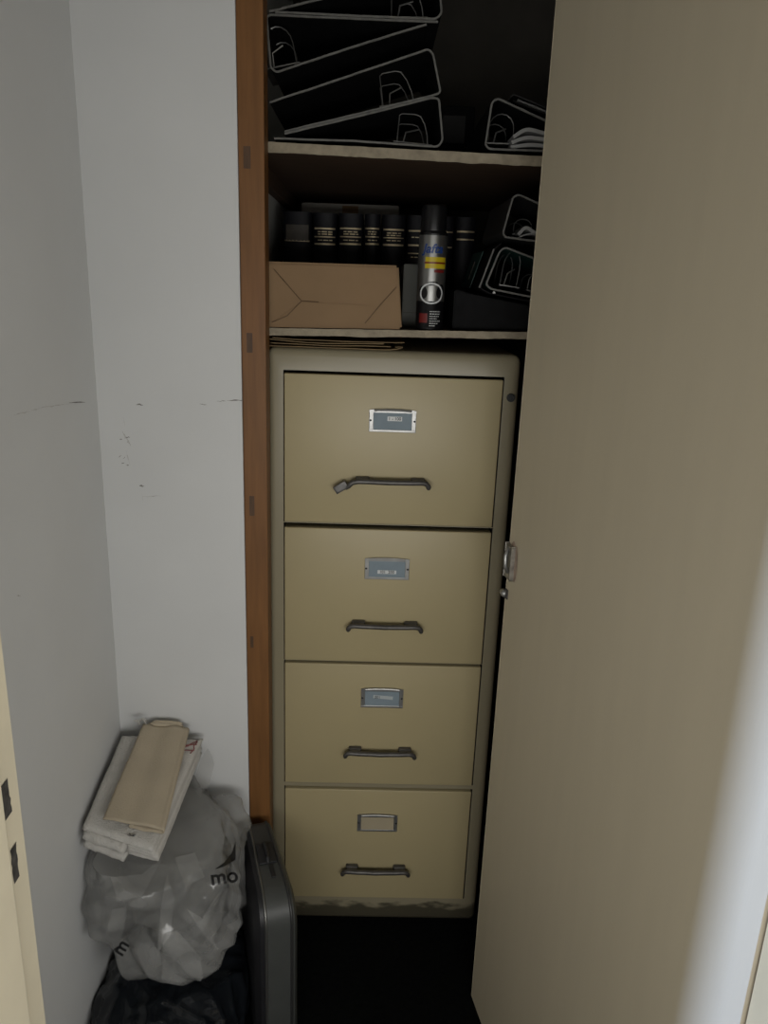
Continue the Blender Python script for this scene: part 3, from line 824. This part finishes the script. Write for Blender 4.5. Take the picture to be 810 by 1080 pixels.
# handle and latch on the top edge
bm = bmesh.new()
def topp(s, w, z): return c_far+D*s+W*w+ZV*(cz+z)
obox(bm, topp(.115, 0, .002), D, W, ZV, .028, .017, .0025, bev=.0015)
tube(bm, [topp(.09, 0, .003), topp(.095, 0, .010), topp(.115, 0, .012), topp(.138, 0, .010), topp(.143, 0, .003)], .004, 8)
obj('handle', bm, 'case_black', case, smooth=40, label='black folded handle')
bm = bmesh.new(); obox(bm, topp(.165, .004, .0012), D, W, ZV, .016, .004, .0012, bev=.0006)
obj('latch', bm, 'case_black', case)

# ------------------------------------------------------------------ bags in the corner
def blob(c, rad, power, seed, amp, freq, sub, clamp, squash=None):
    bm = bmesh.new(); bmesh.ops.create_icosphere(bm, subdivisions=sub, radius=1)
    c = Vector(c)
    for v in bm.verts:
        d = v.co.normalized()
        k = (abs(d.x)**power+abs(d.y)**power+abs(d.z)**power)**(-1/power)
        p = Vector((d.x*rad[0], d.y*rad[1], d.z*rad[2]))*k
        q = p*freq+Vector((seed, seed*.7, -seed))
        w = q+noise.noise_vector(q*.6)*.8
        r1 = 1-abs(noise.noise(w))*2; r2 = 1-abs(noise.noise(w*2.1+Vector((5, 1, 2))))*2
        h = amp*(.7*r1*abs(r1)+.35*r2*abs(r2)+.5*noise.noise(q*.4))
        p = p+d*h
        if squash: p = squash(p)
        v.co = clamp(c+p)
    return bm

def case_side(p, gap):
    """keep a point on the corner side of the hard case's black shell"""
    v = Vector((p.x, p.y, 0))-c_far; s = v.dot(D); w = v.dot(W)
    lim = -(halfw(max(0, min(LC, s)))+.020+gap)
    if w > lim and p.z < cz+.03: p = p+W*(lim-w)
    return p
def clampA(p):
    p.x = max(p.x, XL+.003+.004*abs(noise.noise(p*30))); p.y = min(p.y, YB-.004)
    p = case_side(p, .002)
    p.z = max(p.z, .002)
    if p.z > .138: p.z = .138+.1*(p.z-.138)
    return p
bb = blob((-.19, -.27, .066), (.135, .185, .068), 2.8, 3.1, .016, 14, 6, clampA)
o = obj('bin_bag', bb, 'blackbag', loc=(-.19, -.26, 0), smooth=True)
tag(o, 'shiny black plastic bag on the floor in the corner under the clear bag', 'bag')

TOWEL = {}
def clampC(p):
    p.x = max(p.x, XL+.003+.003*abs(noise.noise(p*30))); p.y = min(p.y, YB-.004)
    p = case_side(p, .002)
    d = (p-TFL).dot(TN)
    if d > -.072: p = p-TN*(d+.072)
    return p
TFL, TFR, TNR, TNL = at(129, 776, -.10), at(213, 778, -.09), at(161, 897, -.350), at(84, 873, -.318)
TN = ((TFR-TFL).cross(TNL-TFL)).normalized()
if TN.z < 0: TN = -TN
def tri(t): return abs((t % 1.0)*2-1)
def crumple(p, seed, n_planes, amp):
    """flat facets between sharp creases: folded sheet film"""
    rnd = random.Random(seed); h = 0
    wv = noise.noise_vector(p*5+Vector((seed, 0, 0)))*.018
    for k in range(n_planes):
        v = Vector((rnd.uniform(-1, 1), rnd.uniform(-1, 1), rnd.uniform(-1, 1))).normalized()
        f = rnd.uniform(7, 26); ph = rnd.random()
        # each fold direction only rules over part of the bag
        m = max(0, noise.noise(p*4.5+Vector((k*7.1, seed, 0)))*1.6+.35)
        h += (tri((p+wv).dot(v)*f+ph)-.5)*m*amp*9/f
    return h
def film_bag():
    bm = bmesh.new(); bmesh.ops.create_icosphere(bm, subdivisions=7, radius=1)
    c = Vector((-.197, -.228, .318)); rad = (.139, .140, .170)
    for v in bm.verts:
        d = v.co.normalized(); pw = 3.4
        k = (abs(d.x)**pw+abs(d.y)**pw+abs(d.z)**pw)**(-1/pw)
        p = Vector((d.x*rad[0], d.y*rad[1], d.z*rad[2]))*k
        t = max(0, min(1, (-p.z-.02)/.165))
        p.x = p.x*(1-.44*t)+.038*t; p.y = p.y*(1-.25*t)-.03*t
        if p.z > 0 and p.x > 0: p.z *= 1-.42*(p.x/.139)
        if p.z < -.1: p.z = -.1+(p.z+.1)*.82
        p += d*crumple(p, 3, 13, .021)
        v.co = clampC(c+p)
    return bm
bc = film_bag()
bvh_src = bc.copy()
bag = thing('plastic_bag', (-.195, -.225, .16), 'crumpled clear plastic bag with black lettering, in the corner under the towel', 'bag')
obj('bag_film', bc, 'clearbag', bag, smooth=True)
bvh = BVHTree.FromBMesh(bvh_src)
def clampI(p):
    p = clampC(p); d = (p-TFL).dot(TN)
    if d > -.088: p = p-TN*(d+.088)
    return p
ins = blob((-.195, -.205, .345), (.095, .090, .130), 2.4, 1.7, .022, 11, 5, clampI)
M['contents'] = mat('grey_contents', (.16, .16, .15), .8, var=.35, vscale=18)
obj('contents', ins, 'contents', bag, smooth=True, label='pale grey bundle inside the bag')
def wrap_print(name, bm, px, py, scale, rot):
    """print on the film: lay a flat drawing over the bag where the photo shows it"""
    bad = []
    for v in bm.verts:
        a, b = v.co.x*scale, v.co.y*scale
        x = px+a*math.cos(rot)+b*math.sin(rot); y = py+a*math.sin(rot)-b*math.cos(rot)
        d = ((x-405)*rt/FPX-(y-540)*up/FPX+fw).normalized()
        loc, nrm, idx, dist = bvh.ray_cast(CAM, d)
        if loc is None: bad.append(v); v.co = CAM; continue
        if nrm.dot(d) > 0: nrm = -nrm
        v.co = loc+nrm*.0012
    if bad: bmesh.ops.delete(bm, geom=bad, context='VERTS')
    return obj(name, bm, 'ink', bag)
def flat_text(s, size, shear=0.):
    bm = text_bm(s, size, 0, shear=shear, bold=.02*size)
    bmesh.ops.subdivide_edges(bm, edges=[e for e in bm.edges if e.calc_length() > size*.08], cuts=2, use_grid_fill=True)
    return bm
wrap_print('printed_lettering', flat_text('mo', 1.), 236, 925, 22, math.radians(-8))
def flat_poly(pts):
    bm = bmesh.new(); vs = [bm.verts.new((x, y, 0)) for x, y in pts]; f = bm.faces.new(vs)
    bmesh.ops.triangulate(bm, faces=[f])
    for _ in range(3): bmesh.ops.subdivide_edges(bm, edges=list(bm.edges), cuts=1, use_grid_fill=True)
    return bm
wrap_print('printed_swoosh', flat_poly([(-13, -7), (-3, -4), (9, 3), (9, 22), (5, 10), (-3, 0)]), 239, 910, 1, 0)
wrap_print('printed_lettering', flat_text('m', 1.), 128, 999, 20, math.radians(-58))
wrap_print('printed_swoosh', flat_poly([(-9, -6), (-4, -4), (7, 5), (2, 3)]), 122, 1001, 1, 0)
def film_fold(pts, lift=.004):
    """a doubled pleat of film standing a little off the bag, between photo points"""
    cx = sum(p[0] for p in pts)/len(pts); cy = sum(p[1] for p in pts)/len(pts)
    bm = bmesh.new(); vs = [bm.verts.new((x, y, 0)) for x, y in pts]; f = bm.faces.new(vs)
    bmesh.ops.triangulate(bm, faces=[f])
    for _ in range(3): bmesh.ops.subdivide_edges(bm, edges=list(bm.edges), cuts=1, use_grid_fill=True)
    R_ = max(math.hypot(x-cx, y-cy) for x, y in pts); bad = []
    for v in bm.verts:
        x, y = v.co.x, v.co.y
        d = ((x-405)*rt/FPX-(y-540)*up/FPX+fw).normalized(); loc, nrm, i_, _d = bvh.ray_cast(CAM, d)
        if loc is None: bad.append(v); continue
        if nrm.dot(d) > 0: nrm = -nrm
        v.co = loc+nrm*(.0015+lift*(math.hypot(x-cx, y-cy)/R_)**2)-d*.001
    if bad: bmesh.ops.delete(bm, geom=bad, context='VERTS')
    obj('film_fold', bm, 'film', bag, smooth=True)
for pts in ([(176, 922), (184, 948), (180, 985), (166, 1004), (170, 955)], [(196, 957), (213, 968), (229, 1000), (214, 985)],
            [(213, 968), (224, 950), (240, 928), (232, 975), (222, 990)], [(172, 983), (186, 979), (211, 1008), (214, 1036), (190, 1034), (171, 1030)],
            [(118, 925), (150, 922), (172, 905), (150, 945), (125, 950)], [(120, 958), (134, 955), (130, 990), (112, 985)], [(184, 905), (205, 900), (215, 925), (195, 935)]):
    film_fold(pts)
bvh_src.free()
# loose lip of film standing up beside the towel
bm = bmesh.new(); P = [at(x, y, Y) for x, y, Y in ((204, 828, -.13), (212, 800, -.10), (219, 789, -.085), (226, 806, -.085), (221, 826, -.11), (212, 842, -.14))]
vs = [bm.verts.new(p) for p in P]; f = bm.faces.new(vs); bmesh.ops.triangulate(bm, faces=[f])
for _ in range(2): bmesh.ops.subdivide_edges(bm, edges=list(bm.edges), cuts=1, use_grid_fill=True)
for v in bm.verts: v.co += Vector((0, noise.noise(v.co*40)*.006, 0))
obj('film_lip', bm, 'film', bag, smooth=True)

# ------------------------------------------------------------------ towel and cloth on top
def slab(bm, q, th, off, nu=28, nv=40, fuzz=.0012, seed=0, ru=.5, wob=.003):
    """soft folded layer over a four cornered patch q = far left, far right, near right, near left"""
    fl, fr, nr, nl = q
    nrm = ((fr-fl).cross(nl-fl)).normalized()
    if nrm.z < 0: nrm = -nrm
    def P(u, v): return fl*(1-u)*(1-v)+fr*u*(1-v)+nr*u*v+nl*(1-u)*v
    T, B = [], []
    for j in range(nv+1):
        v = j/nv; rt_, rb_ = [], []
        for i in range(nu+1):
            u = i/nu; e = min(u, 1-u, (v*1.5), (1-v)*1.5)
            k = min(1, e/.05); h = th*(.30+.70*math.sqrt(max(0, 1-(1-k)**2)))
            p = P(u, v)
            w = noise.noise(Vector((u*2.2, v*2.6, seed)))*wob
            f = noise.noise(p*260+Vector((seed, 0, 0)))*fuzz
            rt_.append(bm.verts.new(p+nrm*(off+w+h/2+f))); rb_.append(bm.verts.new(p+nrm*(off+w-h/2+f)))
        T.append(rt_); B.append(rb_)
    for j in range(nv):
        for i in range(nu):
            bm.faces.new((T[j][i], T[j][i+1], T[j+1][i+1], T[j+1][i])); bm.faces.new((B[j][i], B[j+1][i], B[j+1][i+1], B[j][i+1]))
    for j in range(nv):
        bm.faces.new((T[j][0], T[j+1][0], B[j+1][0], B[j][0])); bm.faces.new((T[j][nu], B[j][nu], B[j+1][nu], T[j+1][nu]))
    for i in range(nu):
        bm.faces.new((T[0][i], B[0][i], B[0][i+1], T[0][i+1])); bm.faces.new((T[nv][i], T[nv][i+1], B[nv][i+1], B[nv][i]))
    return nrm, P

FL, FR, NR, NL = at(129, 776, -.10), at(213, 778, -.09), at(161, 897, -.350), at(84, 873, -.318)
FL.x = max(FL.x, XL+.008); NL.x = max(NL.x, XL+.010)
tw = thing('towel', ((FL+NR)/2-Vector((0, 0, .05))).to_tuple(), 'folded white terry towel with red stripes, lying on the clear bag', 'towel')
bm = bmesh.new(); TH = .0135
for k in range(4):
    j = lambda s: Vector((random.uniform(-s, s), random.uniform(-s, s), 0))*.5
    sh = Vector((0, 0, 0))
    qd = (FL+j(.004), FR+j(.004), NR+j(.006)+Vector((.002*k, .004*k, 0)), NL+j(.003)+Vector((.0, .003*k, 0)))
    for p in qd: p.x = max(p.x, XL+.006)
    n_, Pf = slab(bm, qd, TH*1.02, -TH*k-.004, seed=k*3.3, fuzz=.0019)
# rolled fold on the near left end
for r_ in range(2):
    pts = []
    a = NL+n_*(-.014-.021*r_)+Vector((.006, -.001, 0)); b = NL.lerp(NR, .62)+n_*(-.016-.022*r_)+Vector((0, -.001, 0))
    for k in range(18):
        s = k/17; pts.append(a.lerp(b, s)+n_*noise.noise(Vector((s*4, r_, 1)))*.003)
    tube(bm, pts, [.0112*(.8+.35*abs(noise.noise(Vector((k*.9, r_, 4))))) for k in range(18)], 10)
obj('terry_body', bm, 'towel', tw, smooth=True)
# red woven lines near the far corner on the right
def on_towel(u, v, h=.0016): 
    return Pf0(u, v)+n_*(TH/2-.004+h+noise.noise(Vector((u*2.2, v*2.6, 0)))*.003)
def Pf0(u, v): return FL*(1-u)*(1-v)+FR*u*(1-v)+NR*u*v+NL*(1-u)*v
def line_on(fn, uv, r, name, m, parent, lab=None):
    bm = bmesh.new(); tube(bm, [fn(u, v) for u, v in uv], r, 6); obj(name, bm, m, parent, smooth=True, label=lab)
line_on(on_towel, [(.62+.37*k/12, .035+.006*math.sin(k*.6)) for k in range(13)], .0010, 'stripe', 'rim', tw, 'grey woven line')
line_on(on_towel, [(.60+.385*k/12, .105-.012*k/12+.003*math.sin(k)) for k in range(13)], .0010, 'stripe', 'stripe', tw, 'red woven line')
line_on(on_towel, [(.58+.405*k/12, .165-.018*k/12+.003*math.sin(k*1.3)) for k in range(13)], .0010, 'stripe', 'stripe', tw, 'red woven line')
line_on(on_towel, [(.80+.17*k/8, .15-.10*k/8+.006*math.sin(k*2)) for k in range(9)], .0010, 'stripe', 'stripe', tw, 'red woven line')
line_on(on_towel, [(.965+.012*math.sin(k*1.4), .05+.13*k/8) for k in range(9)], .0012, 'stripe', 'stripe', tw, 'red woven line')

# cream cloth
cl = thing('cloth', on_towel(.5, .5).to_tuple(), 'folded cream cotton cloth lying on top of the white towel', 'cloth')
OFF = TH/2-.004+.0175
def lift(p, dz): return p+n_*dz
cq = [lift(p, OFF) for p in (Pf0(.24, -.045), Pf0(.775, -.02), Pf0(.88, .80), Pf0(.20, .915))]
# find the corners from where the photo shows them, on the towel's plane
def on_plane(x, y, off):
    d = (x-405)*rt/FPX-(y-540)*up/FPX+fw
    c = FL.lerp(NR, .5)+n_*off
    return CAM+d*((c-CAM).dot(n_)/d.dot(n_))
cq = [on_plane(x, y, OFF) for x, y in ((151, 764), (196, 767), (169, 874), (108.5, 864))]
cq[0].y = min(cq[0].y, YB-.02); cq[1].y = min(cq[1].y, YB-.02)
e = (cq[2]-cq[3]); ed = e.normalized(); fwd = n_.cross(ed).normalized()
if fwd.y > 0: fwd = -fwd
bm = bmesh.new(); prof = []
for k in range(22): prof.append((k/21, .0016*math.sin(k*.5), 0))
for k in range(1, 9):
    a = PI*k/9; prof.append((1, -.0058*(1-math.cos(a)), .0062*math.sin(a)))
for k in range(14): prof.append((1-.50*k/13, -.0116+.0012*math.sin(k*.6), 0))
for k in range(1, 9):
    a = PI*1.25*k/8; prof.append((.50, -.0116+.0034*(1-math.cos(a)), -.0044*math.sin(a)))
rows = []
for j in range(37):
    v = j/36; l = cq[0].lerp(cq[3], v); r = cq[1].lerp(cq[2], v); row = []
    for (u, h, dx) in prof:
        p = l.lerp(r, u)+ed*dx+n_*(h+noise.noise(Vector((u*2, v*2.4, 9)))*.0022)
        row.append(bm.verts.new(p+n_*noise.noise(p*300)*.0004))
    rows.append(row)
for a_, b_ in zip(rows, rows[1:]):
    for q in range(len(prof)-1): bm.faces.new((a_[q], a_[q+1], b_[q+1], b_[q]))
ro = obj('cotton_body', bm, 'cream', cl, smooth=True)
md = ro.modifiers.new('thick', 'SOLIDIFY'); md.thickness = .0024; md.offset = 0
# folded far end and loose threads
bm = bmesh.new(); f0, f1 = cq[0], cq[1]
tube(bm, [f0.lerp(f1, .12+.8*k/10)+n_*(-.003+.0025*math.sin(k*.3))+(f0-cq[3]).normalized()*.0035 for k in range(11)], [.003]+[.0055]*9+[.003], 10)
tube(bm, [f0.lerp(f1, .2+.7*k/10)+n_*(.002+.002*math.sin(k*.3))+(f0-cq[3]).normalized()*.0075 for k in range(11)], [.001]+[.0028]*9+[.001], 8)
obj('folded_end', bm, 'cream', cl, smooth=True, label='bunched fold at the far end')
bm = bmesh.new()
for (dx, ph, ln) in ((-.006, 0, .018), (.003, 1.2, .022), (-.013, 2.2, .014)):
    b = f0+Vector((dx, 0, .004)); tube(bm, [b+Vector((.004*math.sin(ph+k*.9), -.003+.002*math.cos(k), .003+ln*math.sin(k/7*PI)*.6-.002*k*.5)) for k in range(8)], .0011, 6)
obj('loose_threads', bm, 'towel', cl, smooth=True)
bm = bmesh.new()
b = cq[3].lerp(cq[2], .55)-n_*.012
for ph in (0, 1.4, 2.5): tube(bm, [b+ed*(.004*ph-.006+.003*math.sin(k+ph))+fwd*(.010+.001*k)+n_*(-.0025*math.sin(k*.8)) for k in range(5)], .0009, 5)
obj('loose_threads', bm, 'rim', cl, smooth=True)

# ------------------------------------------------------------------ light
w = bpy.data.worlds.new('daylight'); S.world = w; w.use_nodes = True
bg = w.node_tree.nodes['Background']; bg.inputs[0].default_value = (1.0, .985, .955, 1); bg.inputs[1].default_value = .085
def area(name, loc, target, sx, sy, power, col):
    ld = bpy.data.lights.new(name, 'AREA'); ld.shape = 'RECTANGLE'; ld.size = sx; ld.size_y = sy; ld.energy = power; ld.color = col
    o = bpy.data.objects.new(name, ld); COL.objects.link(o); o.location = loc
    o.rotation_euler = (Vector(target)-Vector(loc)).to_track_quat('-Z', 'Y').to_euler(); return o
area('side_window_light', (-2.95, -1.70, 1.45), (.53, -.82, 1.0), .27, 1.5, 185, (.47, .62, 1.0))
area('rear_fill_light', (.52, -1.95, 1.06), (.2, 0, 1.03), 2.2, .45, 23.6, (1.0, .985, .95))  # added fill lamp behind the camera, placed for falloff; no window is there

vs = S.view_settings; S.display_settings.display_device = 'sRGB'
vs.view_transform = 'Standard'; vs.look = 'None'; vs.gamma = 1.0; vs.use_curve_mapping = False; vs.exposure = 0.0
S.cycles.max_bounces = 8; S.cycles.transparent_max_bounces = 12
